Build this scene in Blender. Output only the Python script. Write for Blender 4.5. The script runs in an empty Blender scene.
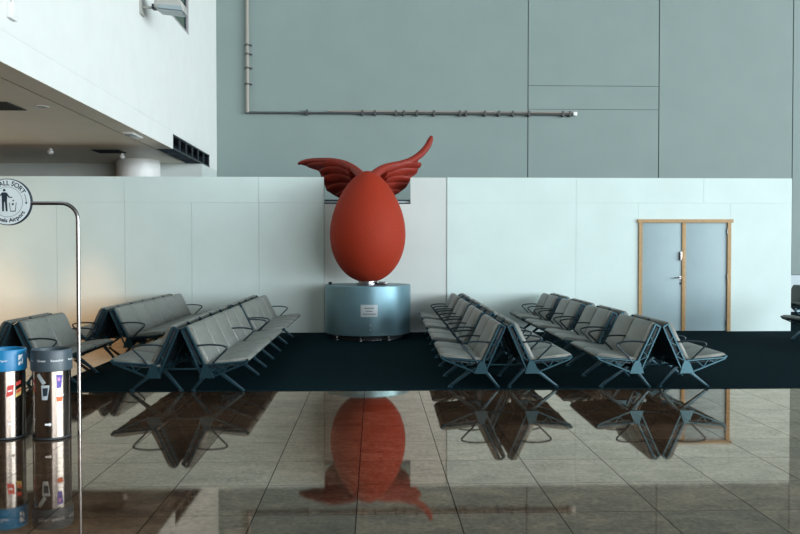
import bpy, bmesh, math, random
from mathutils import Vector, Matrix, Euler
random.seed(7)
S = bpy.context.scene
C = S.collection
PI = math.pi
R = math.radians

# ------------------------------------------------------------------ camera
H = 1.555
YAW, PITCH, F = -1.862, -1.146, 800.0
cam_d = bpy.data.cameras.new('camera'); cam = bpy.data.objects.new('camera', cam_d); C.objects.link(cam)
cam.location = (0, 0, H); cam.rotation_euler = (R(90 + PITCH), 0, R(YAW))
cam_d.sensor_width = 36; cam_d.lens = 36.0; cam_d.clip_end = 200
S.camera = cam
MR = cam.rotation_euler.to_matrix()

def ray(px, py):
    return MR @ Vector(((px - 400) / F, (267 - py) / F, -1.0))
def atY(px, py, Y):                      # the point of the place seen at px,py lying in the plane Y
    d = ray(px, py); t = Y / d.y
    return Vector((d.x * t, Y, H + d.z * t))
def atX(px, py, X):
    d = ray(px, py); t = X / d.x
    return Vector((X, d.y * t, H + d.z * t))
def atZ(px, py, Z):
    d = ray(px, py); t = (Z - H) / d.z
    return Vector((d.x * t, d.y * t, Z))

# ------------------------------------------------------------------ materials
def new_mat(name):
    m = bpy.data.materials.new(name); m.use_nodes = True
    nt = m.node_tree
    return m, nt, nt.nodes['Principled BSDF'], nt.nodes, nt.links

def mat(name, col, rough=0.6, metal=0.0, noise=0.0, nscale=40, bump=0.0, bscale=200, spec=0.5, coat=0.0, tint=None):
    m, nt, b, N, L = new_mat(name)
    b.inputs['Base Color'].default_value = (*col, 1)
    b.inputs['Roughness'].default_value = rough
    b.inputs['Metallic'].default_value = metal
    b.inputs['Specular IOR Level'].default_value = spec
    if coat: b.inputs['Coat Weight'].default_value = coat
    tc = N.new('ShaderNodeTexCoord')
    if noise > 0:
        t = N.new('ShaderNodeTexNoise'); t.inputs['Scale'].default_value = nscale; t.inputs['Detail'].default_value = 4
        L.new(tc.outputs['Object'], t.inputs['Vector'])
        r = N.new('ShaderNodeMapRange'); r.inputs[1].default_value = .3; r.inputs[2].default_value = .7
        r.inputs[3].default_value = 1 - noise; r.inputs[4].default_value = 1 + noise
        L.new(t.outputs['Fac'], r.inputs[0])
        mx = N.new('ShaderNodeVectorMath'); mx.operation = 'SCALE'
        mx.inputs[0].default_value = col
        L.new(r.outputs[0], mx.inputs['Scale']); L.new(mx.outputs[0], b.inputs['Base Color'])
    if bump > 0:
        t2 = N.new('ShaderNodeTexNoise'); t2.inputs['Scale'].default_value = bscale; t2.inputs['Detail'].default_value = 3
        L.new(tc.outputs['Object'], t2.inputs['Vector'])
        bp = N.new('ShaderNodeBump'); bp.inputs['Strength'].default_value = bump; bp.inputs['Distance'].default_value = .01
        L.new(t2.outputs['Fac'], bp.inputs['Height']); L.new(bp.outputs[0], b.inputs['Normal'])
    return m

def emit(name, col, st):
    m, nt, b, N, L = new_mat(name)
    b.inputs['Base Color'].default_value = (*col, 1)
    b.inputs['Emission Color'].default_value = (*col, 1); b.inputs['Emission Strength'].default_value = st
    return m

def floor_mat():
    m, nt, b, N, L = new_mat('polished_granite')
    tc = N.new('ShaderNodeTexCoord')
    sp = N.new('ShaderNodeSeparateXYZ'); L.new(tc.outputs['Object'], sp.inputs[0])
    def math_(op, a, bb=None, c=None):
        n = N.new('ShaderNodeMath'); n.operation = op
        for i, v in enumerate((a, bb, c)):
            if v is None: continue
            if isinstance(v, (int, float)): n.inputs[i].default_value = v
            else: L.new(v, n.inputs[i])
        return n.outputs[0]
    gx = math_('DIVIDE', math_('SUBTRACT', sp.outputs['X'], -0.105), 0.6)
    gy = math_('DIVIDE', math_('SUBTRACT', sp.outputs['Y'], 8.9), 0.6)
    ex = math_('ABSOLUTE', math_('SUBTRACT', math_('FRACT', math_('ADD', gx, 0.5)), 0.5))
    ey = math_('ABSOLUTE', math_('SUBTRACT', math_('FRACT', math_('ADD', gy, 0.5)), 0.5))
    jx = math_('LESS_THAN', ex, 0.0062)
    jy = math_('LESS_THAN', ey, 0.0045)
    j = math_('MAXIMUM', jx, jy)
    cx = N.new('ShaderNodeCombineXYZ'); L.new(math_('FLOOR', gx), cx.inputs[0]); L.new(math_('FLOOR', gy), cx.inputs[1])
    wn = N.new('ShaderNodeTexWhiteNoise'); wn.noise_dimensions = '2D'; L.new(cx.outputs[0], wn.inputs['Vector'])
    off = N.new('ShaderNodeVectorMath'); off.operation = 'MULTIPLY_ADD'
    L.new(wn.outputs['Color'], off.inputs[0]); off.inputs[1].default_value = (7, 7, 7); L.new(tc.outputs['Object'], off.inputs[2])
    mp = N.new('ShaderNodeMapping'); mp.inputs['Rotation'].default_value = (0, 0, .35); mp.inputs['Scale'].default_value = (3, 5, 1)
    L.new(off.outputs[0], mp.inputs[0])
    n1 = N.new('ShaderNodeTexNoise'); n1.inputs['Scale'].default_value = 1.2; n1.inputs['Detail'].default_value = 7; n1.inputs['Roughness'].default_value = .65; n1.inputs['Distortion'].default_value = .6
    L.new(mp.outputs[0], n1.inputs['Vector'])
    n2 = N.new('ShaderNodeTexNoise'); n2.inputs['Scale'].default_value = 30; n2.inputs['Detail'].default_value = 6; n2.inputs['Roughness'].default_value = .7
    L.new(tc.outputs['Object'], n2.inputs['Vector'])
    cr = N.new('ShaderNodeValToRGB')
    e = cr.color_ramp.elements
    e[0].position = .34; e[0].color = FLOOR_DARK; e[1].position = .68; e[1].color = FLOOR_LIGHT
    k = e.new(.5); k.color = FLOOR_MID
    L.new(math_('ADD', math_('MULTIPLY', n1.outputs['Fac'], .45), math_('MULTIPLY', n2.outputs['Fac'], .55)), cr.inputs[0])
    br = math_('ADD', .6, math_('MULTIPLY', wn.outputs['Value'], .8))
    vs = N.new('ShaderNodeVectorMath'); vs.operation = 'SCALE'; L.new(cr.outputs[0], vs.inputs[0]); L.new(br, vs.inputs['Scale'])
    mx = N.new('ShaderNodeMix'); mx.data_type = 'RGBA'
    L.new(j, mx.inputs['Factor']); L.new(vs.outputs[0], mx.inputs['A']); mx.inputs['B'].default_value = (.012, .011, .010, 1)
        # polished stone: matt body under a warm mirror-like polish whose strength follows the Fresnel curve
    bp = N.new('ShaderNodeBump'); bp.inputs['Strength'].default_value = .004; bp.inputs['Distance'].default_value = .01
    L.new(n2.outputs['Fac'], bp.inputs['Height'])
    df = N.new('ShaderNodeBsdfDiffuse'); L.new(mx.outputs['Result'], df.inputs['Color'])
    gl = N.new('ShaderNodeBsdfGlossy'); gl.inputs['Color'].default_value = FLOOR_TINT; gl.inputs['Roughness'].default_value = .03
    L.new(bp.outputs[0], gl.inputs['Normal'])
    fr = N.new('ShaderNodeFresnel'); fr.inputs['IOR'].default_value = FLOOR_IOR
    nn = math_('ADD', math_('MULTIPLY', n1.outputs['Fac'], .9), math_('MULTIPLY', n2.outputs['Fac'], 1.35))
    f = math_('MULTIPLY', fr.outputs[0], nn)
    f = math_('MULTIPLY', f, math_('SUBTRACT', 1.0, math_('MULTIPLY', j, .72)))
    ms = N.new('ShaderNodeMixShader'); L.new(f, ms.inputs[0]); L.new(df.outputs[0], ms.inputs[1]); L.new(gl.outputs[0], ms.inputs[2])
    out = N['Material Output']; L.new(ms.outputs[0], out.inputs['Surface']); N.remove(b)
    return m

def brushed(name, col, rough):
    m, nt, b, N, L = new_mat(name)
    b.inputs['Base Color'].default_value = (*col, 1); b.inputs['Metallic'].default_value = 1; b.inputs['Roughness'].default_value = rough
    tc = N.new('ShaderNodeTexCoord'); mp = N.new('ShaderNodeMapping'); mp.inputs['Scale'].default_value = (1, 1, 60)
    L.new(tc.outputs['Object'], mp.inputs[0])
    t = N.new('ShaderNodeTexNoise'); t.inputs['Scale'].default_value = 6; L.new(mp.outputs[0], t.inputs['Vector'])
    r = N.new('ShaderNodeMapRange'); r.inputs[3].default_value = rough * .8; r.inputs[4].default_value = rough * 1.25
    L.new(t.outputs['Fac'], r.inputs[0]); L.new(r.outputs[0], b.inputs['Roughness'])
    return m

FLOOR_DARK = (.014, .010, .007, 1); FLOOR_MID = (.055, .034, .022, 1); FLOOR_LIGHT = (.20, .118, .070, 1)
FLOOR_IOR = 1.80; FLOOR_TINT = (1, .86, .73, 1)

M = {}
M['floor'] = floor_mat()
M['carpet'] = mat('navy_carpet', (.0038, .0150, .0200), .95, noise=.5, nscale=90, bump=.6, bscale=400, spec=.03)
M['partition'] = mat('partition_panel', (.53, .64, .625), .55, noise=.03, nscale=1.5, spec=.3)
M['partition_warm'] = mat('niche_panel', (.52, .57, .55), .55, noise=.03, nscale=1.5, spec=.3)
M['joint'] = mat('joint_grey', (.26, .28, .28), .8)  # own grey of the core seen through the panel gaps
M['back'] = mat('grey_cladding', (.203, .260, .250), .7, noise=.03, nscale=1.0, spec=.3)
M['back_joint'] = mat('cladding_joint', (.06, .075, .085), .8)
M['dado'] = mat('pale_dado', (.42, .50, .53), .6)
M['fascia'] = mat('white_render', (.615, .635, .615), .8, noise=.02, nscale=3, spec=.2)
M['soffit'] = mat('soffit_panel', (.74, .68, .56), .45, noise=.03, nscale=2)
M['dark'] = mat('dark_void', (.006, .011, .016), .8, spec=.2)
M['dark_metal'] = mat('dark_metal', (.03, .042, .05), .5, metal=.3)
M['hall'] = mat('hall_grey', (.30, .30, .30), .8)
M['brown'] = mat('hall_brown', (.22, .15, .10), .7)
M['wood'] = mat('oak_trim', (.33, .20, .075), .5, noise=.18, nscale=25)
M['leaf'] = mat('pale_blue_door', (.25, .345, .375), .5, noise=.03, nscale=3)
M['chrome'] = brushed('chrome', (.25, .25, .26), .25)
M['steel'] = brushed('stainless', (.21, .20, .195), .19)
M['alu'] = mat('cast_aluminium', (.027, .074, .100), .33, metal=.75)
M['alu_leg'] = mat('dark_cast_leg', (.018, .052, .072), .35, metal=.6)
M['alu_dark'] = mat('black_rod', (.010, .024, .033), .35, metal=.4)
M['seat'] = mat('grey_leather', (.155, .166, .150), .46, noise=.10, nscale=14, bump=.15, bscale=90, spec=.4)
M['shell'] = mat('dark_shell', (.012, .022, .028), .5, spec=.3)
M['egg'] = mat('terracotta', (.26, .024, .009), .65, noise=.16, nscale=75, bump=.5, bscale=90, spec=.15)
M['wing'] = mat('terracotta_wing', (.20, .015, .006), .55, noise=.12, nscale=12, bump=.25, bscale=60, spec=.4)
M['pedestal'] = mat('pedestal_blue_grey', (.135, .245, .29), .36, metal=.55, noise=.03, nscale=5)
M['plaque'] = mat('silver_plaque', (.40, .45, .47), .4, metal=.3)
M['print'] = mat('grey_print', (.12, .13, .14), .7)
M['pipe'] = mat('tan_pipe', (.27, .25, .215), .5)
M['pipe_shade_clamp'] = mat('pipe_shade_and_clamp', (.055, .06, .06), .5)  # horizontal pipe's shade is put into this dark colour; clamps share it
M['blue'] = mat('blue_ring', (.001, .17, .37), .4)
M['grey_ring'] = mat('slate_ring', (.04, .062, .078), .45)
M['white'] = mat('white_print', (.80, .82, .83), .6)
M['sign_white'] = mat('sign_face', (.60, .67, .69), .5)
M['navy'] = mat('navy_print', (.010, .022, .035), .6)
M['red'] = mat('red_print', (.55, .04, .03), .6)
M['orange'] = mat('orange_print', (.62, .14, .04), .6)
M['purple'] = mat('purple_print', (.10, .07, .35), .6)
M['pink'] = mat('pink_print', (.55, .25, .50), .6)
M['yellow'] = mat('yellow_print', (.60, .42, .12), .6)
M['cup'] = mat('grey_cup_print', (.40, .45, .48), .6)
M['glass_green'] = mat('green_glass', (.045, .085, .062), .15, spec=.6)
M['frame_grey'] = mat('window_frame_grey', (.36, .34, .34), .5)
M['lamp_grey'] = mat('lamp_housing', (.36, .36, .335), .5)
M['lamp_glass'] = mat('lamp_glass', (.25, .31, .33), .2)
M['white_plastic'] = mat('white_plastic', (.70, .71, .69), .45)

# ------------------------------------------------------------------ mesh builders
class MB:
    def __init__(s): s.bm = bmesh.new()
    def box(s, x0, x1, y0, y1, z0, z1):
        v = [s.bm.verts.new(p) for p in ((x0,y0,z0),(x1,y0,z0),(x1,y1,z0),(x0,y1,z0),(x0,y0,z1),(x1,y0,z1),(x1,y1,z1),(x0,y1,z1))]
        for f in ((0,3,2,1),(4,5,6,7),(0,1,5,4),(1,2,6,5),(2,3,7,6),(3,0,4,7)):
            s.bm.faces.new([v[i] for i in f])
        return s
    def loft(s, rings, cap=True, closed=False):
        rv = [[s.bm.verts.new(p) for p in r] for r in rings]
        n = len(rv[0]); m = len(rv)
        for i in range(m if closed else m - 1):
            a, b = rv[i], rv[(i + 1) % m]
            for k in range(n):
                s.bm.faces.new((a[k], a[(k + 1) % n], b[(k + 1) % n], b[k]))
        if cap and not closed:
            s.bm.faces.new(rv[0][::-1]); s.bm.faces.new(rv[-1])
        return s
    def tube(s, pts, rad, n=8, flat=1.0, up=(0, 0, 1), cap=True):
        pts = [Vector(p) for p in pts]
        if not isinstance(rad, (list, tuple)): rad = [rad] * len(pts)
        rings = []; prev = None
        for i, p in enumerate(pts):
            t = (pts[min(i + 1, len(pts) - 1)] - pts[max(i - 1, 0)]).normalized()
            if prev is None:
                u = Vector(up)
                if abs(u.dot(t)) > .95: u = Vector((1, 0, 0))
                a = (u - t * u.dot(t)).normalized()
            else:
                a = (prev - t * prev.dot(t)).normalized()
            prev = a; b = t.cross(a)
            rings.append([p + a * math.cos(2*PI*k/n) * rad[i] + b * math.sin(2*PI*k/n) * rad[i] * flat for k in range(n)])
        return s.loft(rings, cap)
    def lathe(s, prof, n=48, c=(0, 0, 0), cap=True):
        return s.loft([[(c[0] + r * math.cos(2*PI*k/n), c[1] + r * math.sin(2*PI*k/n), c[2] + z) for k in range(n)] for r, z in prof], cap)
    def prism(s, poly, axis, a0, a1, inset=0.0, ins_d=0.0):
        # poly of 2D points; axis 'y': (x,z); 'x': (y,z); 'z': (x,y)
        cx = sum(p[0] for p in poly) / len(poly); cy = sum(p[1] for p in poly) / len(poly)
        def mk(p, a, ins):
            if ins:
                dx, dy = p[0] - cx, p[1] - cy; d = math.hypot(dx, dy) or 1
                q = (p[0] - dx / d * ins, p[1] - dy / d * ins)
            else: q = p
            return {'y': (q[0], a, q[1]), 'x': (a, q[0], q[1]), 'z': (q[0], q[1], a)}[axis]
        if ins_d:
            lv = [(a0, inset), (a0 + ins_d * .35, inset * .35), (a0 + ins_d, 0), (a1 - ins_d, 0), (a1 - ins_d * .35, inset * .35), (a1, inset)]
        else: lv = [(a0, 0), (a1, 0)]
        return s.loft([[mk(p, a, i) for p in poly] for a, i in lv])
    def face(s, pts):
        s.bm.faces.new([s.bm.verts.new(p) for p in pts]); return s
    def mesh(s, name, m, smooth=True, bevel=0.0, ang=35, fix=True):
        bm = s.bm
        if fix: bmesh.ops.recalc_face_normals(bm, faces=bm.faces)
        if bevel:
            ed = [e for e in bm.edges if len(e.link_faces) == 2 and e.calc_face_angle(0) > R(40)]
            bmesh.ops.bevel(bm, geom=ed, offset=bevel, segments=2, affect='EDGES', profile=.6)
        for f in bm.faces: f.smooth = smooth
        if smooth:
            for e in bm.edges:
                if len(e.link_faces) == 2 and e.calc_face_angle(0) > R(ang): e.smooth = False
        me = bpy.data.meshes.new(name); bm.to_mesh(me); bm.free()
        me.materials.append(M[m]); return me
    def build(s, name, m, parent=None, loc=(0, 0, 0), **k):
        return link(name, s.mesh(name, m, **k), parent, loc)

def link(name, me, parent=None, loc=(0, 0, 0)):
    o = bpy.data.objects.new(name, me); C.objects.link(o); o.location = loc
    if parent: o.parent = parent
    return o
def tag(o, label, cat, group=None):
    o['label'] = label; o['category'] = cat
    if group: o['group'] = group
    return o
def thing(name, label, cat, loc=(0, 0, 0), group=None):
    o = bpy.data.objects.new(name, None); C.objects.link(o); o.location = loc; o.empty_display_size = .2
    return tag(o, label, cat, group)
def struct(o, label=None):
    o['kind'] = 'structure'
    if label: o['label'] = label
    return o
def text_mesh(txt, size, fn=None, m='white', name='lettering', align='CENTER', bold=0.0):
    """letters as one mesh; fn maps each vertex of the flat text"""
    cu = bpy.data.curves.new('txt', 'FONT'); cu.body = txt; cu.size = size; cu.align_x = align; cu.align_y = 'CENTER'
    cu.offset = bold; cu.extrude = 0; cu.resolution_u = 3
    o = bpy.data.objects.new('txt', cu); C.objects.link(o)
    dg = bpy.context.evaluated_depsgraph_get(); dg.update()
    me = bpy.data.meshes.new_from_object(o.evaluated_get(dg))
    bpy.data.objects.remove(o); bpy.data.curves.remove(cu)
    me.name = name
    if fn:
        for v in me.vertices: v.co = fn(v.co)
    me.materials.clear(); me.materials.append(M[m])
    return me
def add_mesh(mb, me):
    mb.bm.from_mesh(me); bpy.data.meshes.remove(me)

# ------------------------------------------------------------------ the setting
YW, YB = 15.2, 20.0            # partition, back cladding
TOPZ = atY(420, 177.3, YW).z
# floor
struct(MB().box(-12.2, 45.3, -32.3, 20.2, -.2, 0).build('floor', 'floor'))
cl = -3.72
struct(MB().box(cl, 15.4, 8.9, YB, .0005, .008).build('floor_carpet', 'carpet'), 'dark navy carpet the benches stand on')

# partition: panels with real gaps in front of a grey core
def panels(mb, rects, y0, y1, gap=.0022):
    for (xa, za, xb, zb) in rects: mb.box(xa + gap, xb - gap, y0, y1, za + gap * .5, zb - gap * .5)
def wx(px, Y=YW): return atY(px, 250, Y).x
seamZ = atY(250, 202.5, YW).z
x324, x447, x410, x576, x640, x703, x728, xend = [wx(p) for p in (324, 447, 410.5, 576, 640, 703.5, 728, 791.5)]
PT = .14
m = MB(); rects = []
lowx = [x324, wx(259), wx(191.8), wx(125), wx(57)]
while lowx[-1] > -11: lowx.append(lowx[-1] - 1.28)
for a, b in zip(lowx, lowx[1:]): rects.append((b, 0.0, a, seamZ))
upx = [x324, wx(258.5), wx(124.6)]
while upx[-1] > -11: upx.append(upx[-1] - 2.56)
for a, b in zip(upx, upx[1:]): rects.append((b, seamZ, a, TOPZ))
panels(m, rects, YW, YW + .02)
wl = struct(m.build('wall_partition_left', 'partition', smooth=False))
struct(MB().box(-11, x324 - .002, YW + .02, YW + PT, 0, TOPZ - .003).build('core', 'joint', wl))
# centre panel behind the egg, with the notch the wings pass through
notchZ = atY(367, 204, YW + .03).z
m = MB(); yc = YW + .014
m.box(x324 + .004, x410, yc, yc + .1, 0, notchZ); m.box(x410, x447 - .004, yc, yc + .1, 0, TOPZ - .004)
wc = struct(m.build('wall_niche', 'partition_warm', smooth=False))
tr = MB().box(x324 + .006, x410 - .004, yc - .002, yc + .03, notchZ, notchZ + .025).build('trim_1', 'dark_metal'); struct(tr)
t2 = MB().box(x324 + .006, x410 - .004, yc + .06, yc + .10, notchZ + .002, notchZ + .055).build('trim_2', 'dado'); struct(t2)
t2 = MB().box(x324 + .006, x410 - .004, yc + .055, yc + .105, notchZ + .056, notchZ + .085).build('trim_3', 'dark_metal'); struct(t2)
# right part with the door opening
dx0, dx1 = wx(638.5), wx(730.5); dz = atY(684, 219.3, YW).z
m = MB()
zs2 = atY(660, 203, YW).z
panels(m, [(x447, seamZ, x576, TOPZ), (x576, zs2, x703, TOPZ), (x703, zs2, xend, TOPZ),
           (x447, 0, x576, seamZ), (x576, 0, dx0, zs2), (dx1, 0, xend, zs2),
           (dx0, dz, dx1, zs2)], YW, YW + .02, .002)
wr = struct(m.build('wall_partition_right', 'partition', smooth=False))
m = MB().box(x447, dx0, YW + .02, YW + PT, 0, TOPZ - .003).box(dx1, xend - .001, YW + .02, YW + PT, 0, TOPZ - .003).box(dx0, dx1, YW + .02, YW + PT, dz, TOPZ - .003)
struct(m.build('core', 'joint', wr, smooth=False))
# door
dr = bpy.data.objects.new('door_1', None); C.objects.link(dr); dr.location = (0, 0, 0); struct(dr, 'pale blue grey double door in an oak frame')
jw = .068
m = MB().box(dx0, dx0 + jw, YW - .03, YW + .10, .008, dz).box(dx1 - jw, dx1, YW - .03, YW + .10, .008, dz).box(dx0 - .03, dx1 + .04, YW - .035, YW + .10, dz - .065, dz)
m.build('door_frame', 'wood', dr, smooth=False)
xm = wx(683.5)
lf = MB().box(dx0 + jw + .004, xm - .004, YW + .0, YW + .045, .018, dz - .069).build('door_leaf', 'leaf', dr, bevel=.002)
rf = MB().box(xm + .004, dx1 - jw - .004, YW + .0, YW + .045, .018, dz - .069).build('door_leaf', 'leaf', dr, bevel=.002)
MB().box(xm - .035, xm + .04, YW - .022, YW - .001, .018, dz - .07).build('meeting_stile', 'wood', dr, bevel=.004)
hz = atY(680, 277.5, YW).z
m = MB(); m.box(xm - .085, xm - .04, YW - .012, YW - .001, hz - .02, hz + .02)
m.tube([(xm - .06, YW - .01, hz), (xm - .06, YW - .06, hz), (xm - .09, YW - .065, hz), (xm - .2, YW - .062, hz - .005)], .010)
m.build('door_handle', 'chrome', lf)
lz = atY(680, 256, YW).z
MB().box(xm - .088, xm - .036, YW - .03, YW - .001, lz - .085, lz + .085).build('keypad_lock', 'chrome', lf, bevel=.004)
MB().box(xm - .083, xm - .066, YW - .036, YW - .03, lz - .07, lz + .07).build('keypad_strip', 'dark', lf)
kz = atY(680, 283.5, YW).z
MB().box(xm - .072, xm - .05, YW - .008, YW - .001, kz - .02, kz + .02).build('keyhole', 'dark', lf)
for py in (232, 277, 322.5):
    z = atY(727, py, YW).z
    MB().tube([(dx1 - jw - .004, YW - .014, z - .055), (dx1 - jw - .004, YW - .014, z + .055)], .016).build('hinge', 'chrome', rf)

# back cladding
X528, X659 = atY(528, 90, YB).x, atY(659, 90, YB).x
z86, z109 = atY(590, 86, YB).z, atY(590, 109.5, YB).z
ZC = 16.0
FX = atY(216.5, 100, YB).x      # plane of the white mezzanine face
m = MB(); g = .012
panels(m, [(-12, .95, X528, ZC), (X528, .95, X659, z109), (X528, z109, X659, z86), (X528, z86, X659, ZC), (X659, .95, 10.6, ZC), (10.6, .95, 15.4, ZC)], YB, YB + .03, g)
wb = struct(m.build('wall_back', 'back', smooth=False))
struct(MB().box(-12, 15.4, YB + .02, YB + .2, 0, ZC).build('backing', 'back_joint', wb))
struct(MB().box(FX, 15.4, YB - .01, YB + .02, .008, .94).build('wall_back_dado', 'dado'), 'pale lower band of the back wall')

# mezzanine: white face, soffit
SZ, MZ = atX(0, 60.7, FX).z, atX(0, 28.6, FX).z
FI = -4.235
gy0, gy1 = atX(173, 141, FX).y, atX(209.5, 161, FX).y
gzt = atX(173, 133.8, FX).z
wy0, wy1 = atX(155, 0, FX).y, atX(187.6, 20, FX).y
wz0 = atX(187.6, 33, FX).z
m = MB()
m.box(FI, FX, -10, gy0, SZ, MZ - .004); m.box(FI, FX, gy1, YB, SZ, MZ - .004); m.box(FI, FX, gy0, gy1, gzt, MZ - .004); m.box(FI, FI + .016, gy0, gy1, SZ + .035, gzt)
m.box(FI, FX - .003, -10, YB, MZ - .004, MZ + .002)
m.box(FI, FX, -10, YB, MZ + .002, wz0)
m.box(FI, FX, -10, wy0, wz0, ZC); m.box(FI, FX, wy1, YB, wz0, ZC); m.box(FI, FX, wy0, wy1, 7.9, ZC)
struct(m.build('wall_mezzanine', 'fascia', smooth=False))
m = MB().box(-12, FI - .03, -10, 18.3, SZ, SZ + .1)
sf = struct(m.build('ceiling_soffit', 'soffit', smooth=False))
struct(MB().box(-12, FI, -10, 18.3, SZ + .1, SZ + .3).build('slab', 'dark', sf))
struct(MB().box(-12, FX - .005, 18.3, 18.5, 0, SZ - .002).build('wall_under_mezzanine', 'partition_warm'))
struct(MB().box(FX - .25, FX - .006, 18.5, YB, 0, SZ - .002).build('wall_return', 'partition_warm'))
cp = atZ(146, 163.5, SZ)
struct(MB().lathe([(.46, 0), (.46, SZ)], 48, (cp.x, 17.75, 0)).build('column', 'white_plastic'), 'round white column behind the partition')
m = MB().box(FI, FX - .002, -10, gy0, SZ - .004, SZ - .0005).box(FI, FX - .002, gy1, YB - .02, SZ - .004, SZ - .0005)
struct(m.build('ceiling_soffit_edge', 'soffit', smooth=False), 'narrow soffit strip along the bottom of the white wall')
# window in the white face
w = struct(MB().box(FX - .05, FX - .03, wy0, wy1, wz0, 7.9).build('window_1', 'glass_green', smooth=False), 'green glazed window high in the white wall')
m = MB().box(FX - .028, FX + .012, wy1 - .05, wy1 + .05, wz0 - .02, 7.9).box(FX - .028, FX + .012, wy0, wy1 - .05, wz0 - .02, wz0 + .004)
m.build('window_frame', 'frame_grey', w, smooth=False)
MB().box(FX - .029, FX - .015, wy1 - .14, wy1 - .05, wz0 + .004, 7.9).build('window_mullion', 'dark_metal', w)

# hall shell behind and beside the camera: a wide departure hall, daylight facade far on the right
HX1, HY0, HZ = 45.0, -32.0, 16.0
struct(MB().box(-12.2, HX1 + .3, HY0, YB + .2, HZ, HZ + .2).build('ceiling', 'hall'))
def window_wall(name, n0, n1, fixed, axis, z0, z1, cols):
    m = MB()
    def bx(a0, a1, za, zb, t0=0, t1=.25):
        if axis == 'x': m.box(fixed + t0, fixed + t1, a0, a1, za, zb)
        else: m.box(a0, a1, fixed - t1, fixed - t0, za, zb)
    bx(n0, n1, 0, z0); bx(n0, n1, z1, HZ)
    st = (n1 - n0) / cols
    for i in range(cols + 1):
        c = n0 + st * i; bx(max(n0, c - .09), min(n1, c + .09), z0, z1)
    for f in (.33, .66): bx(n0, n1, z0 + (z1 - z0) * f, z0 + (z1 - z0) * f + .14)
    return struct(m.build(name, 'hall', smooth=False))
window_wall('wall_right', HY0, 14.0, HX1, 'x', .4, 15.2, 14)
struct(MB().box(HX1, HX1 + .25, 14.0, YB + .2, 0, HZ).build('wall_right_solid', 'hall'))
struct(MB().box(15.4, HX1, YB, YB + .2, 0, HZ).build('wall_back_far', 'back'))
window_wall('wall_rear', 14.0, HX1, HY0, 'y', .4, 12, 12)
struct(MB().box(-12, 14.0, HY0 - .25, HY0, 0, HZ).build('wall_rear_solid', 'brown'))
struct(MB().box(-12.2, -12, HY0, YB, 0, HZ).build('wall_left', 'brown'))

# ------------------------------------------------------------------ soffit and wall fittings
def soffit_vent(label, px0, py0, px1, py1):
    a = atZ(px0, py0, SZ); b = atZ(px1, py1, SZ)
    x1 = (a.x + b.x) / 2; x0 = x1 - .52; y0, y1 = a.y, b.y
    t = thing('ceiling_vent', label, 'vent', ((x0 + x1) / 2, (y0 + y1) / 2, SZ), 'dark square vents in the soffit')
    hw, hd = (x1 - x0) / 2, (y1 - y0) / 2
    MB().box(-hw, hw, -hd, hd, -.008, 0).build('grille_panel', 'dark', t)
    m = MB().box(-hw - .012, -hw, -hd - .012, hd + .012, -.012, 0).box(hw, hw + .012, -hd - .012, hd + .012, -.012, 0).box(-hw, hw, -hd - .012, -hd, -.012, 0).box(-hw, hw, hd, hd + .012, -.012, 0)
    m.build('frame', 'dark_metal', t, smooth=False)
soffit_vent('dark square vent in the soffit, cut by the left edge of the view', 8.6, 102, 23.5, 109.6)
soffit_vent('dark square vent in the shaded far part of the soffit, near the white column', 116, 149.6, 128, 152.7)
p = atZ(41.5, 106.4, SZ)
t = thing('downlight', 'small round unlit downlight in the soffit, right of the dark vent at the edge', 'light', p)
MB().lathe([(.10, 0), (.10, -.012), (.075, -.012), (.07, -.004)], 24).build('rim', 'white_plastic', t)
MB().lathe([(.068, -.003), (.02, -.006)], 24).build('lens', 'dark_metal', t)
p = atZ(133, 134.3, SZ)
t = thing('emergency_ceiling_light', 'small white rectangular light on the narrow soffit strip below the white wall', 'light', p)
MB().box(-.085, .085, -.3, .3, -.03, 0).build('housing', 'white_plastic', t, bevel=.006)
MB().box(-.065, .065, -.27, .27, -.036, -.03).build('diffuser', 'lamp_glass', t, bevel=.002)
for (px, py, lab) in ((50.6, 148.8, 'small white ceiling dome under the dark part of the soffit, left of the other'),
                      (122, 153.6, 'small white ceiling dome beside the dark vent, left of the white column')):
    p = atZ(px, py, SZ)
    t = thing('ceiling_speaker', lab, 'ceiling device', p, 'small white domes under the soffit')
    MB().lathe([(.035, 0), (.035, -.03), (.02, -.035)], 20).build('mount', 'white_plastic', t)
    MB().lathe([(.02, -.035), (.055, -.04), (.058, -.075), (.04, -.10), (.012, -.11)], 20).build('dome', 'white_plastic', t)
# corner grille
t = thing('ventilation_grille', 'black slotted grille wrapping the far bottom corner of the white wall', 'vent', (FX, gy0, SZ))
L_ = gy1 - gy0; ht = gzt - SZ; wd = FX - FI
MB().box(-wd + .02, -wd + .03, 0, L_, 0, ht).box(-wd + .03, -.002, 0, L_, ht - .012, ht - .002).box(-wd + .03, -.004, L_ - .012, L_, .03, ht - .012).build('duct_lining', 'dark', t, smooth=False)
m = MB().box(-.03, .0, 0, L_, 0, .03).box(-.03, .004, 0, L_, ht - .03, ht - .012)
m.build('edge_rail', 'dark_metal', t, smooth=False)
for k in range(7):
    y = .03 + k * (L_ - .06) / 6
    MB().box(-.03, -.004, y - .02, y + .02, .03, ht - .03).build('bar', 'dark_metal', t)
for k in range(5):
    y = .02 + k * (L_ - .04) / 4
    MB().box(-wd + .03, -.03, y - .02, y + .02, .004, .03).build('crossbar', 'dark_metal', t)
MB().box(-wd + .001, -wd + .02, 0, L_, .0, .03).build('inner_rail', 'dark_metal', t)

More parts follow.
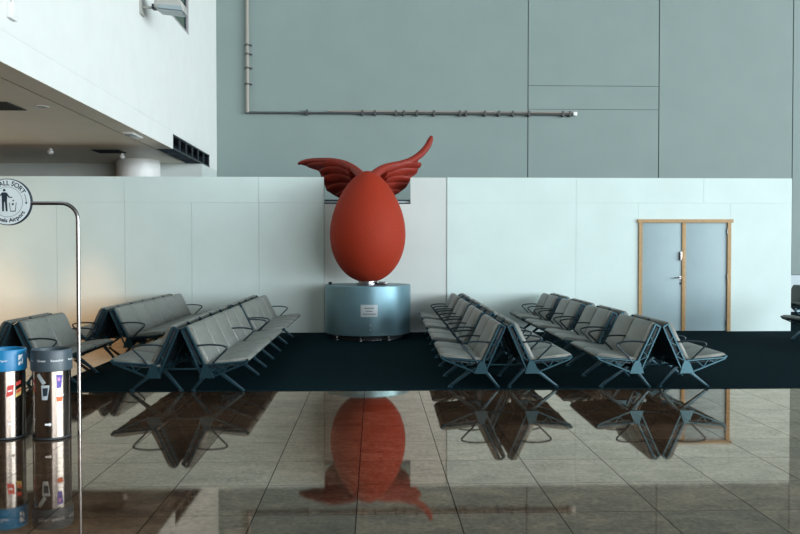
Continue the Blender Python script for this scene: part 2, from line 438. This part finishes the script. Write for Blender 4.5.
# floodlight on the white wall
p = atX(141, 7.5, FX)
t = thing('wall_lamp', 'grey wall floodlight on a short arm beside the green window', 'light', (FX, p.y, p.z))
k = (p.y) / F
MB().box(0, .03, -.10, .10, -.13, .13).build('wall_plate', 'lamp_grey', t, bevel=.006)
MB().tube([(.03, 0, 0), (.22, 0, 0)], .024).build('arm', 'lamp_grey', t)
MB().box(.19, .265, -.06, .06, -.035, .05).build('knuckle', 'dark_metal', t, bevel=.01)
prof = [(.25, -.02), (.30, -.055), (.74, -.10), (.73, .03), (.60, .20), (.27, .23)]
MB().prism(prof, 'y', -.17, .17, .03, .03).build('housing', 'lamp_grey', t, ang=30)
MB().prism([(.31, -.056), (.72, -.098), (.70, -.112), (.32, -.072)], 'y', -.15, .15).build('glass', 'lamp_glass', t)
MB().prism([(.32, .005), (.71, -.02), (.725, -.093), (.32, -.052)], 'y', -.185, -.168).build('side_glass', 'lamp_glass', t)
# junction box
p0, p1 = atX(4.6, 10, FX), atX(12.6, 10, FX); zb = atX(4.9, 16.3, FX).z
t = thing('junction_box', 'small white electrical box with conduit high on the white wall', 'box', (FX, (p0.y + p1.y) / 2, zb))
MB().box(0, .045, p0.y - p1.y + .13, .11, 0, .165).build('housing', 'white_plastic', t, bevel=.008)
MB().box(.045, .05, -.05, .07, .03, .13).build('lid', 'white_plastic', t, bevel=.002)
MB().tube([(.022, .04, .165), (.022, .04, 1.6)], .014).build('conduit', 'white_plastic', t)

# pipe on the back cladding
pa = atY(247.5, 112.5, YB - .08); pb = atY(577, 113.5, YB - .08)
t = thing('wall_pipe', 'long bent pipe running down then along the grey back wall', 'pipe', (pa.x, YB - .08, pa.z))
MB().tube([(0, 0, 0.0), (0, 0, 4.4)], .044, 12).build('vertical_pipe', 'pipe', t)
MB().tube([(-.05, 0, 0), (pb.x - pa.x - .2, 0, 0)], .028, 10).build('horizontal_pipe', 'pipe_shade_clamp', t)
MB().tube([(2.0, -.01, .045), (pb.x - pa.x, -.01, .045)], .02, 8).build('cable_tube', 'pipe', t)
MB().box(pb.x - pa.x - .1, pb.x - pa.x, -.04, .04, -.035, .055).build('end_cap', 'white_plastic', t, bevel=.01)
for py in (45, 54, 68, 84):
    z = atY(247.5, py, YB - .08).z - pa.z
    MB().tube([(0, 0, z - .02), (0, 0, z + .02)], .066, 12).box(-.02, .11, -.01, .08, z - .012, z + .012).build('clamp', 'pipe_shade_clamp', t)
for px in (307, 362.5, 375, 396, 404, 417, 434, 460, 466, 485, 499, 513, 529, 563, 570):
    x = atY(px, 113, YB - .08).x - pa.x
    MB().box(x - .022, x + .022, -.045, .08, -.06, .075).build('clamp', 'pipe_shade_clamp', t)

# ------------------------------------------------------------------ egg, pedestal
EY = 14.4
EX = atY(367.8, 240, EY).x
RP = (atY(410.5, 300, EY).x - atY(325, 300, EY).x) / 2
ped = thing('pedestal', 'round blue grey metal pedestal with a silver plaque', 'pedestal', (EX, EY, .008))
ztop = atY(367, 284.3, EY).z - .008
MB().lathe([(RP - .02, .085), (RP, .095), (RP, ztop - .012), (RP - .012, ztop), (.1, ztop)], 96).build('drum', 'pedestal', ped)
MB().lathe([(RP - .13, 0), (RP - .13, .09)], 64).build('plinth', 'dark_metal', ped)
MB().lathe([(RP - .128, .0), (RP - .128, .02)], 64).build('plinth_trim', 'chrome', ped)
for a in (-100, -60, -140, 60, 140):
    MB().lathe([(.055, 0), (.055, .015), (.03, .02), (.03, .09)], 16).build('levelling_foot', 'chrome', ped, (math.cos(R(a)) * (RP - .06), math.sin(R(a)) * (RP - .06), 0))
# plaque
def on_drum(px, py, r):
    d = ray(px, py); o = Vector((0, 0, H)) - Vector((EX, EY, 0))
    a = d.x**2 + d.y**2; b = 2 * (o.x * d.x + o.y * d.y); c = o.x**2 + o.y**2 - r * r
    tt = (-b - math.sqrt(b * b - 4 * a * c)) / (2 * a); q = o + d * tt
    return math.atan2(q.y, q.x), q.z
def patch(a0, a1, z0, z1, r0, r1, n=8):
    m = MB()
    rings = []
    for i in range(n + 1):
        a = a0 + (a1 - a0) * i / n
        rings.append([(math.cos(a) * r, math.sin(a) * r, z) for r, z in ((r0, z0), (r1, z0), (r1, z1), (r0, z1))])
    return m.loft(rings)
a0, z1 = on_drum(360.7, 304.9, RP); a1, z0 = on_drum(377.6, 316.9, RP)
z0 -= .008; z1 -= .008
pl = patch(a0, a1, z0, z1, RP, RP + .006).build('plaque', 'plaque', ped, bevel=.0)
hgt = z1 - z0
for i, (f0, f1) in enumerate(((.22, .78), (.30, .70), (.12, .88))):
    zz = z1 - hgt * (.28 + .24 * i)
    patch(a0 + (a1 - a0) * f0, a0 + (a1 - a0) * f1, zz - .008, zz + .008, RP + .004, RP + .0072).build('printed_line', 'print', pl)
for py in (325.5, 330.2):
    a, z = on_drum(370.3, py, RP); z -= .008
    patch(a - .016, a + .016, z - .012, z + .012, RP, RP + .012, 3).build('fixing', 'plaque', ped)
MB().lathe([(.03, ztop), (.03, ztop + .045), (.018, ztop + .05)], 16).build('cap', 'dark', ped, (-RP + .10, -.12, 0))

egg = thing('winged_egg', 'large terracotta red egg sculpture with two wings on the pedestal', 'sculpture', (EX, EY, .012 + ztop))
base = .012 + ztop
zt = atY(368, 171, EY).z - base; zmid = atY(368, 234.5, EY).z - base; zb = atY(368, 282.6, EY - .1).z - base
RE = (atY(405.8, 237, EY).x - atY(330.2, 237, EY).x) / 2
prof = []
for i in range(49):
    th = -PI / 2 + PI * i / 48
    z = zmid + (math.sin(th) * ((zt - zmid) if th > 0 else (zmid - zb)))
    c = max(math.cos(th), .004)
    r = RE * (c ** (1.0 if th > 0 else .97)) 
    if th > 0: r *= 1 - .24 * math.sin(th) ** 2
    prof.append((r, z))
MB().lathe(prof, 72).build('egg_body', 'egg', egg, ang=80)
MB().lathe([(.20, 0), (.20, .02), (.17, .022), (.17, .07)], 32).build('collar', 'chrome', egg)
MB().box(.19, .34, -.2, .05, 0, .045).build('collar_bracket', 'chrome', egg, bevel=.004)

# wings: a rounded leading edge and overlapping feather lobes, swept back through the notch
def wing_Y(px):
    d = abs(px - 368)
    return 14.50 + 1.15 * (1 - math.exp(-d / 24.0)) + .016 * max(0, d - 40)
def wp(px, py, dy=0.0):
    return atY(px, py, wing_Y(px) + dy) - Vector((EX, EY, base))
def spline(pts, n):
    out = []
    P_ = [pts[0]] + list(pts) + [pts[-1]]
    for i in range(1, len(P_) - 2):
        for k in range(n):
            u = k / n
            out.append(tuple(.5 * (2*b + (c - a) * u + (2*a - 5*b + 4*c - d) * u*u + (3*b - a - 3*c + d) * u**3)
                       for a, b, c, d in zip(P_[i-1], P_[i], P_[i+1], P_[i+2])))
    out.append(tuple(pts[-1])); return out
def lerp_tab(tab, x):
    for (xa, ya), (xb, yb) in zip(tab, tab[1:]):
        if min(xa, xb) <= x <= max(xa, xb): return ya + (yb - ya) * (x - xa) / (xb - xa)
    return tab[-1][1] if abs(x - tab[-1][0]) < abs(x - tab[0][0]) else tab[0][1]
def wing(lead, lobes, name, up, lo):
    m = MB(); s = 15.4 / F
    # the web of the wing: a curved sheet with real thickness from the leading edge down to the feather tips
    x0, x1 = up[0][0], up[-1][0]; rings = []
    for i in range(37):
        x = x0 + (x1 - x0) * i / 36; a, b = lerp_tab(up, x), lerp_tab(lo, x)
        b = max(b, a + .6); nz = 9
        f = [(x, a + (b - a) * k / nz) for k in range(nz + 1)]
        fr = [wp(q[0], q[1], .02 + (q[1] - a) * .011) for q in f]
        bk = [wp(q[0], q[1], .09 + (q[1] - a) * .010) for q in f[::-1]]
        rings.append(fr + bk)
    m.loft(rings)
    L1 = spline(lead, 5)
    m.tube([wp(x, y, -.03) for x, y, r in L1], [max(r, .3) * s for x, y, r in L1], 14, flat=1.0)
    # the last ring is closed by a small dome
    for li, lb in enumerate(lobes):
        pts = spline(lb, 5)
        tail = pts[-1]; dx, dy = pts[-1][0] - pts[-2][0], pts[-1][1] - pts[-2][1]; q = math.hypot(dx, dy)
        for fr, rr in ((.45, .88), (.8, .6), (1.0, .2)):
            pts.append((tail[0] + dx / q * tail[2] * fr, tail[1] + dy / q * tail[2] * fr, tail[2] * rr))
        # in-plane width r, thinner in depth
        P3 = [wp(x, y, .01 + .060 * li) for x, y, r in pts]
        rings = []; n = 14
        for i, p in enumerate(P3):
            tdir = (P3[min(i + 1, len(P3) - 1)] - P3[max(i - 1, 0)]).normalized()
            nrm = Vector((0, -.68, -.73)); nrm = (nrm - tdir * nrm.dot(tdir)).normalized(); bi = tdir.cross(nrm)
            r = pts[i][2] * s * 1.3
            rings.append([p + bi * math.cos(2*PI*k/n) * r + nrm * math.sin(2*PI*k/n) * min(r * .5, .034) for k in range(n)])
        m.loft(rings)
    return m.build(name, 'wing', egg, ang=60)
wing([(364, 179, 5), (358, 172.6, 4.2), (351, 167, 3.6), (343, 163, 3), (332, 160.6, 2.7), (320, 160.2, 2.5), (309, 160.9, 2.5), (302, 162.4, 2.2), (298.4, 163.8, 1.2)],
     [[(352, 172, 6), (335, 166.8, 5.4), (318, 165.2, 3.4), (309, 165.4, 1.8)],
      [(354, 177, 7), (341, 173, 6.6), (329, 170.6, 4.4), (322.5, 171.6, 2.6)],
      [(356, 183, 7), (344, 180, 7), (333, 179, 5.4), (326, 180.5, 3.4)],
      [(357, 189, 7), (347, 188, 6.4), (337, 188, 5), (330, 189.4, 3.2)],
      [(358, 193, 6), (351, 193.2, 5.2), (344, 194.2, 4), (338.5, 195.4, 2.4)]], 'wing',
     [(364, 176), (358, 171), (351, 166.5), (343, 162.4), (332, 160.2), (320, 159.8), (309, 160.4), (300, 162.6)],
     [(364, 196), (352, 198.5), (340, 198), (336, 196.5), (331, 193.5), (326, 189.5), (323, 181), (320.5, 175.5), (319.2, 171), (310, 168.2), (305.5, 165.8), (300, 164.4)])
wing([(370, 180, 5), (376, 173.6, 4.6), (383, 168.8, 4), (391, 166, 3.6), (401, 164, 3.5), (410, 161, 3.5), (417, 157, 3.5), (423, 151.8, 3.5), (427.6, 145.8, 3.3), (430.2, 140.2, 2.9), (431.6, 136.4, 1.6)],
     [[(382, 173, 5), (394, 171, 6), (406, 167.8, 6), (415.5, 166.4, 4.8)],
      [(382, 178, 6.5), (393, 176, 6.6), (403, 173.4, 5.4), (413, 171.4, 3.8)],
      [(382, 183, 6.5), (391, 181.6, 6.4), (400, 180.2, 5), (407, 179.6, 3.4)],
      [(381, 188, 6.4), (388, 187.4, 6), (396, 186.4, 4.6), (404, 185.4, 3)],
      [(381, 192, 5.4), (386, 192.2, 5), (391, 192.4, 4), (397.4, 191.6, 2.6)]], 'wing',
     [(370, 177), (376, 172), (383, 168), (391, 165.6), (401, 163.6), (410, 160.6), (418, 157)],
     [(370, 196), (384, 197.5), (394, 195.6), (400, 192.2), (406, 187.6), (409, 183), (411.5, 177), (414, 175.6), (417, 173.5), (418.8, 168)])

# ------------------------------------------------------------------ benches
def bench_meshes(s):
    D = {}
    def zz(b): return .25 + (b - .25) * .94 if b > .25 else b
    def Q(pts): return [(s * a, zz(b)) for a, b in pts]
    W = .62
    seat_prof = [(-.045, .318), (.10, .335), (.26, .352), (.40, .362), (.432, .370), (.450, .388), (.449, .408), (.432, .424), (.40, .431), (.30, .424), (.20, .409), (.10, .392), (.0, .378), (-.045, .374)]
    D['seat'] = MB().prism(Q(seat_prof), 'y', .018, W - .018, .018, .022).mesh('seat', 'seat', ang=50)
    back_prof = [(-.005, .345), (.028, .352), (.034, .372), (-.02, .49), (-.075, .61), (-.13, .73), (-.148, .765), (-.168, .786), (-.195, .792), (-.218, .780), (-.222, .757), (-.205, .722), (-.15, .60), (-.095, .48), (-.04, .36)]
    D['backrest'] = MB().prism(Q(back_prof), 'y', .018, W - .018, .016, .020).mesh('backrest', 'seat', ang=50)
    shell = [(-.052, .35), (-.100, .46), (-.150, .58), (-.205, .705), (-.228, .745), (-.252, .735), (-.240, .70), (-.185, .565), (-.130, .445), (-.082, .34)]
    D['back_shell'] = MB().prism(Q(shell), 'y', .004, W - .004, .006, .008).mesh('back_shell', 'shell', ang=50)
    pan = [(-.04, .300), (.10, .312), (.26, .328), (.395, .340), (.41, .352), (.38, .357), (.26, .347), (.10, .330), (-.04, .314)]
    D['seat_pan'] = MB().prism(Q(pan), 'y', .004, W - .004, .006, .008).mesh('seat_pan', 'shell', ang=50)
    # side frame: triangular plate, truss rails
    m = MB()
    t = .014
    m.prism(Q([(-.078, .198), (.080, .198), (.040, .30), (.012, .345), (-.030, .345), (-.050, .29)]), 'y', -t - .008, t + .0065)
    def bar(a, b, r0, r1=None):
        m.tube([(s * a[0], 0, zz(a[1])), (s * b[0], 0, zz(b[1]))], [r0, r1 or r0], 6)
    bar((.045, .20), (-.212, .772), .014)
    bar((-.045, .21), (-.262, .735), .012)
    bar((-.212, .772), (-.262, .735), .014)
    bar((-.012, .335), (-.122, .395), .007); bar((-.070, .455), (-.122, .395), .007)
    bar((-.095, .515), (-.190, .560), .007); bar((-.150, .630), (-.190, .560), .007)
    bar((.0, .340), (.425, .378), .012)
    bar((.06, .21), (.430, .366), .012)
    bar((.405, .358), (.445, .40), .017)
    bar((.10, .345), (.19, .268), .0065); bar((.24, .358), (.19, .268), .0065)
    bar((.24, .358), (.315, .318), .0065); bar((.34, .366), (.315, .318), .0065)
    D['side_frame'] = m.mesh('side_frame', 'alu', ang=50)
    pts = spline([(.030, .30), (.085, .382), (.150, .452), (.200, .505), (.216, .530), (.200, .549), (.14, .564), (.04, .571), (-.05, .566), (-.118, .556)], 4)
    D['armrest'] = MB().tube([(s * a, 0, zz(b)) for a, b in pts], .0098, 8).mesh('armrest', 'alu_dark')
    def leg(u1):
        m = MB(); sg = 1 if u1 > 0 else -1
        P0, P1 = (sg * .01, .262), (u1, .018)
        rings = []
        for fr, hw, th in ((0, .030, .024), (.35, .024, .020), (1.0, .013, .013)):
            a = P0[0] + (P1[0] - P0[0]) * fr; z = P0[1] + (P1[1] - P0[1]) * fr
            d = Vector((P1[0] - P0[0], P1[1] - P0[1])).normalized(); nx, nz = -d.y, d.x
            rings.append([(s * (a + nx * k1 * th), k2 * hw, z + nz * k1 * th) for k1, k2 in ((-1, -1), (1, -1), (1, 1), (-1, 1))])
        m.loft(rings); return m.mesh('leg', 'alu_leg', bevel=.004)
    D['leg_front'] = leg(.325); D['leg_rear'] = leg(-.215)
    D['foot'] = MB().lathe([(.026, 0), (.028, .008), (.020, .022), (.010, .030)], 14).mesh('foot', 'alu')
    return D
BM = {1: bench_meshes(1), -1: bench_meshes(-1)}

def bench(label, x, y, s, blocks, arms, legs, group, z=.008, link_len=0):
    """blocks: list of (start, seats) along the depth; arms, legs: depth positions"""
    t = thing('airport_bench', label, 'bench', (x, y, z), group)
    D = BM[s]; W = .62; frames = set(); end = 0
    for v0, n in blocks:
        for k in range(n):
            v = v0 + k * W
            link('seat_pan', D['seat_pan'], link('seat', D['seat'], t, (0, v, 0))); link('back_shell', D['back_shell'], link('backrest', D['backrest'], t, (0, v, 0)))
            frames.add(round(v, 3))
        frames.add(round(v0 + n * W, 3)); end = max(end, v0 + n * W)
    for v in sorted(frames): link('side_frame', D['side_frame'], t, (0, v, 0))
    for v in arms: link('armrest', D['armrest'], t, (0, v, 0))
    for v in legs:
        for nm, u in (('leg_front', .325), ('leg_rear', -.215)):
            l = link('leg', D[nm], t, (0, v, 0))
            link('foot', D['foot'], l, (s * u, 0, 0))
    MB().box(-.028, .028, .03, end - .03, .235, .29).build('beam', 'alu', t, bevel=.006)
    if link_len:
        MB().tube([(-s * .04, .22, .262), (-s * (link_len - .075), .22, .262)], .012).build('link_bar', 'alu', t)
    return t

def mid(blocks): 
    a = []
    for v0, n in blocks: a += [v0 + k * .62 for k in range(n + 1)]
    return a
pairs = [(1.67 * k, 2) for k in range(4)]
plegs = [.25, 1.05, 1.92, 2.75, 3.59, 4.4, 5.26, 6.05]
Ablk = [(0, 3), (1.90, 2), (3.46, 4)]
Aarm = [0, 1.88, 3.14, 3.46, 5.94]
Aleg = [.33, 1.46, 2.14, 2.94, 3.83, 4.78, 5.78]
HX = .28
def unit(cx, y, blocks, arms, legs, labL, labR, group, z=.008, lk=True, rot=0.0):
    a = bench(labL, cx - HX, y, -1, blocks, arms, legs, group, z)
    b = bench(labR, cx + HX, y, 1, blocks, arms, legs, group, z, 2 * HX if lk else 0)
    for t in (a, b): t.rotation_euler = (0, 0, R(rot))
unit(-2.06, 8.54, Ablk, Aarm, Aleg,
     'grey airport bench facing left, in the double row just left of the egg',
     'long grey airport bench facing right, its pale backrests toward the egg, left of the egg', 'benches left of the egg')
unit(1.46, 8.75, pairs, mid(pairs), plegs,
     'grey airport bench facing left toward the egg, nearest bench on the right of the egg',
     'grey airport bench facing right, back to back with the bench that faces the egg', 'benches right of the egg', rot=-1.0)
unit(3.175, 8.72, pairs, mid(pairs), plegs,
     'grey airport bench facing left in front of the double door, seats toward the egg',
     'rightmost full grey airport bench, facing right in front of the double door', 'benches by the door', rot=-1.0)
Dblk = [(0, 6)]
unit(-3.695, 11.25, Dblk, [0, 3.72], [.4, 1.9, 3.3],
     'dark bench facing left, in the six seat double row against the far left wall',
     'six seat grey bench facing right, in the double row against the far left wall', 'benches far left by the wall', .008, False)
Eblk = [(0, 2)]
unit(-4.13, 9.27, Eblk, [0, 1.24], [.25, 1.0],
     'short dark two seat bench facing left, behind the blue ringed bin',
     'short dark two seat bench facing right, behind the grey ringed bin and the sign pole', 'short benches behind the bins', 0, False)
bench('dark bench seat entering at the right edge, just right of the white partition', atY(783, 316.5, 13.9).x + .445, 11.49, -1, [(0, 4)], [0, 2.48], [.3, 1.4, 2.3], None)
gx = atY(796, 290, 17.6).x
bench('dark bench in the distance beyond the right end of the partition', gx + .22, 16.6, -1, [(0, 3)], [0, 1.86], [.3, 1.6], None)

# ------------------------------------------------------------------ bins
def cyl_pt(r, a, z): return Vector((r * math.sin(a), -r * math.cos(a), z))
def decal(parent, name, m, poly, r):
    """poly of (arc metres from the front, z)"""
    me = bmesh.new()
    f = me.faces.new([me.verts.new((x, z, 0)) for x, z in poly])
    bmesh.ops.subdivide_edges(me, edges=me.edges[:], cuts=3, use_grid_fill=True)
    bmesh.ops.triangulate(me, faces=me.faces[:])
    for v in me.verts: v.co = cyl_pt(r, v.co.x / r, v.co.y)
    d = bpy.data.meshes.new(name); me.to_mesh(d); me.free(); d.materials.append(M[m])
    return link(name, d, parent)
def rect(x, z, w, h, a=0):
    ca, sa = math.cos(a), math.sin(a)
    return [(x + dx * ca - dz_ * sa, z + dx * sa + dz_ * ca) for dx, dz_ in ((-w/2, -h/2), (w/2, -h/2), (w/2, h/2), (-w/2, h/2))]
def litter_bin(px, label, ring, words):
    b = atZ(px, 436.6, 0)
    t = thing('litter_bin', label, 'bin', (b.x, b.y, 0), 'recycling bins under the sign')
    r = .156; hz_ = .74
    t.rotation_euler = (0, 0, math.atan2(-b.x, b.y))
    MB().lathe([(r - .012, 0), (r - .006, .006), (r - .006, .57)], 64).build('body', 'steel', t)
    MB().lathe([(r - .0045, .006), (r - .0045, .02)], 64, cap=False).build('base_band', 'dark_metal', t)
    rg = MB().lathe([(r, .565), (r + .006, .57), (r + .006, .725), (r, hz_), (r - .012, .732), (r - .02, .70), (r - .03, .60), (.03, .595)], 64).build('ring', ring, t)
    MB().lathe([(.118, .61), (.118, .602), (.01, .60)], 32).build('opening', 'dark', t)
    for txt, a, size, z in words:
        me = text_mesh(txt, size, lambda c, a=a, z=z: cyl_pt(r + .0075, a + c.x / r, z + c.y), 'white')
        link('lettering', me, rg)
    return t, r
A = litter_bin(52.2, 'stainless steel bin with a dark grey ring, beside the sign pole', 'grey_ring',
               [('Divers', R(-29), .026, .655), ('Restafval', R(15), .027, .655), ('Residual', R(66), .026, .655), ('Rest', R(-66), .021, .655)])
t, r = A; r += -.0045
# printed pictures: napkin, coffee cup, crisps bag, noodle tub
decal(t, 'napkin_sticker', 'cup', rect(-.085, .505, .032, .095, .62), r)
decal(t, 'cup_sticker', 'cup', [(-.078, .335), (-.034, .335), (-.016, .455), (-.084, .455)], r)
decal(t, 'cup_logo_sticker', 'navy', [(-.068, .365), (-.034, .37), (-.028, .435), (-.072, .43)], r + .0008)
decal(t, 'bag_sticker', 'purple', [(.040, .425), (.075, .43), (.085, .535), (.036, .535)], r)
decal(t, 'bag_mark_sticker', 'pink', rect(.055, .50, .022, .03, .3), r + .0008)
decal(t, 'tub_sticker', 'orange', [(.040, .315), (.080, .315), (.088, .355), (.034, .355)], r)
decal(t, 'tub_lid_sticker', 'white', [(.034, .357), (.088, .357), (.10, .372), (.03, .368)], r)
decal(t, 'arrow_sticker', 'white', [(-.055, .125), (-.02, .125), (-.02, .115), (-.002, .132), (-.02, .15), (-.02, .14), (-.055, .14)], r)
t, r = litter_bin(6.5, 'stainless steel bin with a bright blue ring, at the left edge', 'blue', [('Paper', R(-7), .026, .655)])
r -= .0045
rr = r + .013
decal(t, 'paper_icon', 'white', [(.098, .61), (.118, .615), (.126, .645), (.100, .638)], rr)
decal(t, 'paper_icon', 'white', [(.098, .648), (.130, .668), (.150, .70), (.100, .695)], rr)
decal(t, 'paper_icon', 'white', [(.128, .622), (.142, .618), (.150, .672), (.136, .66)], rr)
decal(t, 'magazine_sticker', 'red', [(.0, .355), (.055, .37), (.06, .455), (.01, .445)], r)
decal(t, 'magazine_mark_sticker', 'white', rect(.03, .405, .035, .012, .2), r + .0008)
decal(t, 'magazine_sticker', 'red', [(.075, .44), (.125, .455), (.125, .485), (.078, .472)], r)
decal(t, 'magazine_sticker', 'yellow', [(.073, .345), (.125, .365), (.127, .425), (.078, .405)], r)
decal(t, 'magazine_mark_sticker', 'red', [(.08, .375), (.122, .395), (.122, .42), (.082, .40)], r + .0008)
decal(t, 'arrow_sticker', 'white', [(.015, .125), (.05, .125), (.05, .115), (.068, .132), (.05, .15), (.05, .14), (.015, .14)], r)

# ------------------------------------------------------------------ round sign on a bent pole
pb = atZ(79.6, 434, 0)
t = thing('sign_post', 'round sorting sign on a bent steel pole beside the bins', 'sign', (pb.x, pb.y, 0))
ztp = atY(60, 203.2, pb.y).z
xs = atY(31, 203, pb.y).x - pb.x; rb = .14
pts = [(0, 0, 0), (0, 0, ztp - rb)] + [(-rb + rb * math.cos(R(a)), 0, ztp - rb + rb * math.sin(R(a))) for a in range(10, 91, 10)] + [(xs + .004, 0, ztp)]
MB().tube(pts, .0165, 14, up=(0, 1, 0)).build('pole', 'chrome', t)
cc = atY(8.2, 202, pb.y); cx, cz = cc.x - pb.x, cc.z
rs = atY(31.8, 202, pb.y).x - cc.x
def disc(r, y0, y1, m, name, parent, n=64):
    mb = MB(); mb.loft([[(cx + r * math.cos(2*PI*k/n), y, cz + r * math.sin(2*PI*k/n)) for k in range(n)] for y in (y0, y1)])
    return mb.build(name, m, parent)
sd = disc(rs, -.012, .022, 'navy', 'sign_disc', t)
disc(rs * .965, -.015, -.0121, 'sign_white', 'sign_face', sd)
YF = -.0158
def ring(r0, r1, a0=0, a1=360, n=60, m='navy', name='ring_line'):
    mb = MB(); v0 = None
    for k in range(n + 1):
        a = R(a0 + (a1 - a0) * k / n)
        v = [mb.bm.verts.new((cx + math.sin(a) * q, YF, cz + math.cos(a) * q)) for q in (r0, r1)]
        if v0: mb.bm.faces.new((v0[0], v0[1], v[1], v[0]))
        v0 = v
    return mb
ring(rs * .635, rs * .65).build('ring_line', 'navy', sd, fix=False)
q = rs / 180.0
def arc_text(txt, size, rad, top=True, span=1.0):
    def fn(c):
        a = c.x / rad * span
        if top: rr_, a2 = rad + c.y, a
        else: rr_, a2 = rad - c.y, PI - a
        return Vector((cx + math.sin(a2) * rr_, YF, cz + math.cos(a2) * rr_))
    return text_mesh(txt, size, fn, 'navy', bold=.0014)
link('lettering', arc_text('WE ALL SORT', rs * .285, rs * .80, True, .97), sd)
link('lettering', arc_text('Brussels Airport', rs * .235, rs * .80, False, 1.05), sd)
for sg in (1, -1):
    mb = ring(rs * .785, rs * .81, sg * 64, sg * 92, 12)
    a = R(sg * 98); 
    def pp(rr_, aa): return (cx + math.sin(aa) * rr_, YF, cz + math.cos(aa) * rr_)
    mb.face([pp(rs * .74, R(sg * 91)), pp(rs * .86, R(sg * 91)), pp(rs * .80, a)])
    mb.build('arrow', 'navy', sd, fix=False)
def poly(pts, name, m='navy'):
    MB().face([(cx + (x - 60) * q, YF, cz + (245 - z) * q) for x, z in pts]).build(name, m, sd, fix=False)
hd = [(37 + 10.5 * math.cos(R(a)), 155 + 10.5 * math.sin(R(a))) for a in range(0, 360, 20)]
mbp = MB()
def addp(pts): mbp.face([(cx + (x - 60) * q, YF, cz + (245 - z) * q) for x, z in pts])
addp(hd)
addp([(20, 172), (54, 172), (60, 185), (58, 240), (58, 245), (18, 245), (16, 185)])
addp([(18, 245), (36, 245), (34, 318), (20, 318)]); addp([(40, 245), (58, 245), (62, 318), (48, 318)])
addp([(54, 174), (60, 180), (78, 205), (98, 205), (98, 213), (72, 214), (56, 195)])
addp([(20, 174), (18, 190), (-4, 212), (-8, 206), (8, 186)])
mbp.build('person_pictogram', 'navy', sd, fix=False)
mbp = MB()
addp([(72, 250), (77, 250), (86, 316), (82, 320)]); addp([(125, 250), (130, 250), (122, 320), (117, 316)]); addp([(82, 320), (84, 313), (120, 313), (122, 320)])
addp([(98, 232), (108, 228), (112, 238), (102, 242)]); addp([(92, 258), (106, 252), (110, 268), (96, 272)])
mbp.build('bin_pictogram', 'navy', sd, fix=False)

# ------------------------------------------------------------------ light
def area(name, loc, rot, sx, sy, power, col):
    d = bpy.data.lights.new(name, 'AREA'); d.shape = 'RECTANGLE'; d.size = sx; d.size_y = sy; d.energy = power; d.color = col
    o = bpy.data.objects.new(name, d); C.objects.link(o); o.location = loc; o.rotation_euler = rot; return o
area('daylight_right', (45.6, -13.0, 7.8), (0, R(90), 0), 14.8, 37, 48000, (.84, .95, 1.0))
area('daylight_rear', (29.5, -32.6, 6.2), (R(90), 0, 0), 31, 11.6, 21000, (.9, .96, 1.0))
area('warm_lobby_light', (-9.0, 12.8, SZ - .03), (0, 0, 0), .6, .6, 150, (1.0, .60, .30))
def spot(name, loc, aim, power, cone, col):
    d = bpy.data.lights.new(name, 'SPOT'); d.energy = power; d.spot_size = R(cone); d.spot_blend = 1.0; d.color = col; d.shadow_soft_size = .25
    o = bpy.data.objects.new(name, d); C.objects.link(o); o.location = loc
    o.rotation_euler = (Vector(aim) - Vector(loc)).to_track_quat('-Z', 'Y').to_euler()
for x in (-5.3, -6.9):
    spot('warm_glow_spot', (x, 14.2, SZ - .03), (x, 14.62, 0), 1000, 46, (1.0, .44, .15))  # spots added for the warm glow low on the left wall, without fixtures
W_ = bpy.data.worlds.new('world'); S.world = W_; W_.use_nodes = True
bg = W_.node_tree.nodes['Background']; bg.inputs[0].default_value = (.75, .87, 1, 1); bg.inputs[1].default_value = .9

S.view_settings.view_transform = 'Standard'; S.view_settings.look = 'None'
S.view_settings.gamma = 1; S.view_settings.use_curve_mapping = False
S.view_settings.exposure = -0.32
S.cycles.use_denoising = True
S.cycles.max_bounces = 8; S.cycles.diffuse_bounces = 5; S.cycles.glossy_bounces = 4
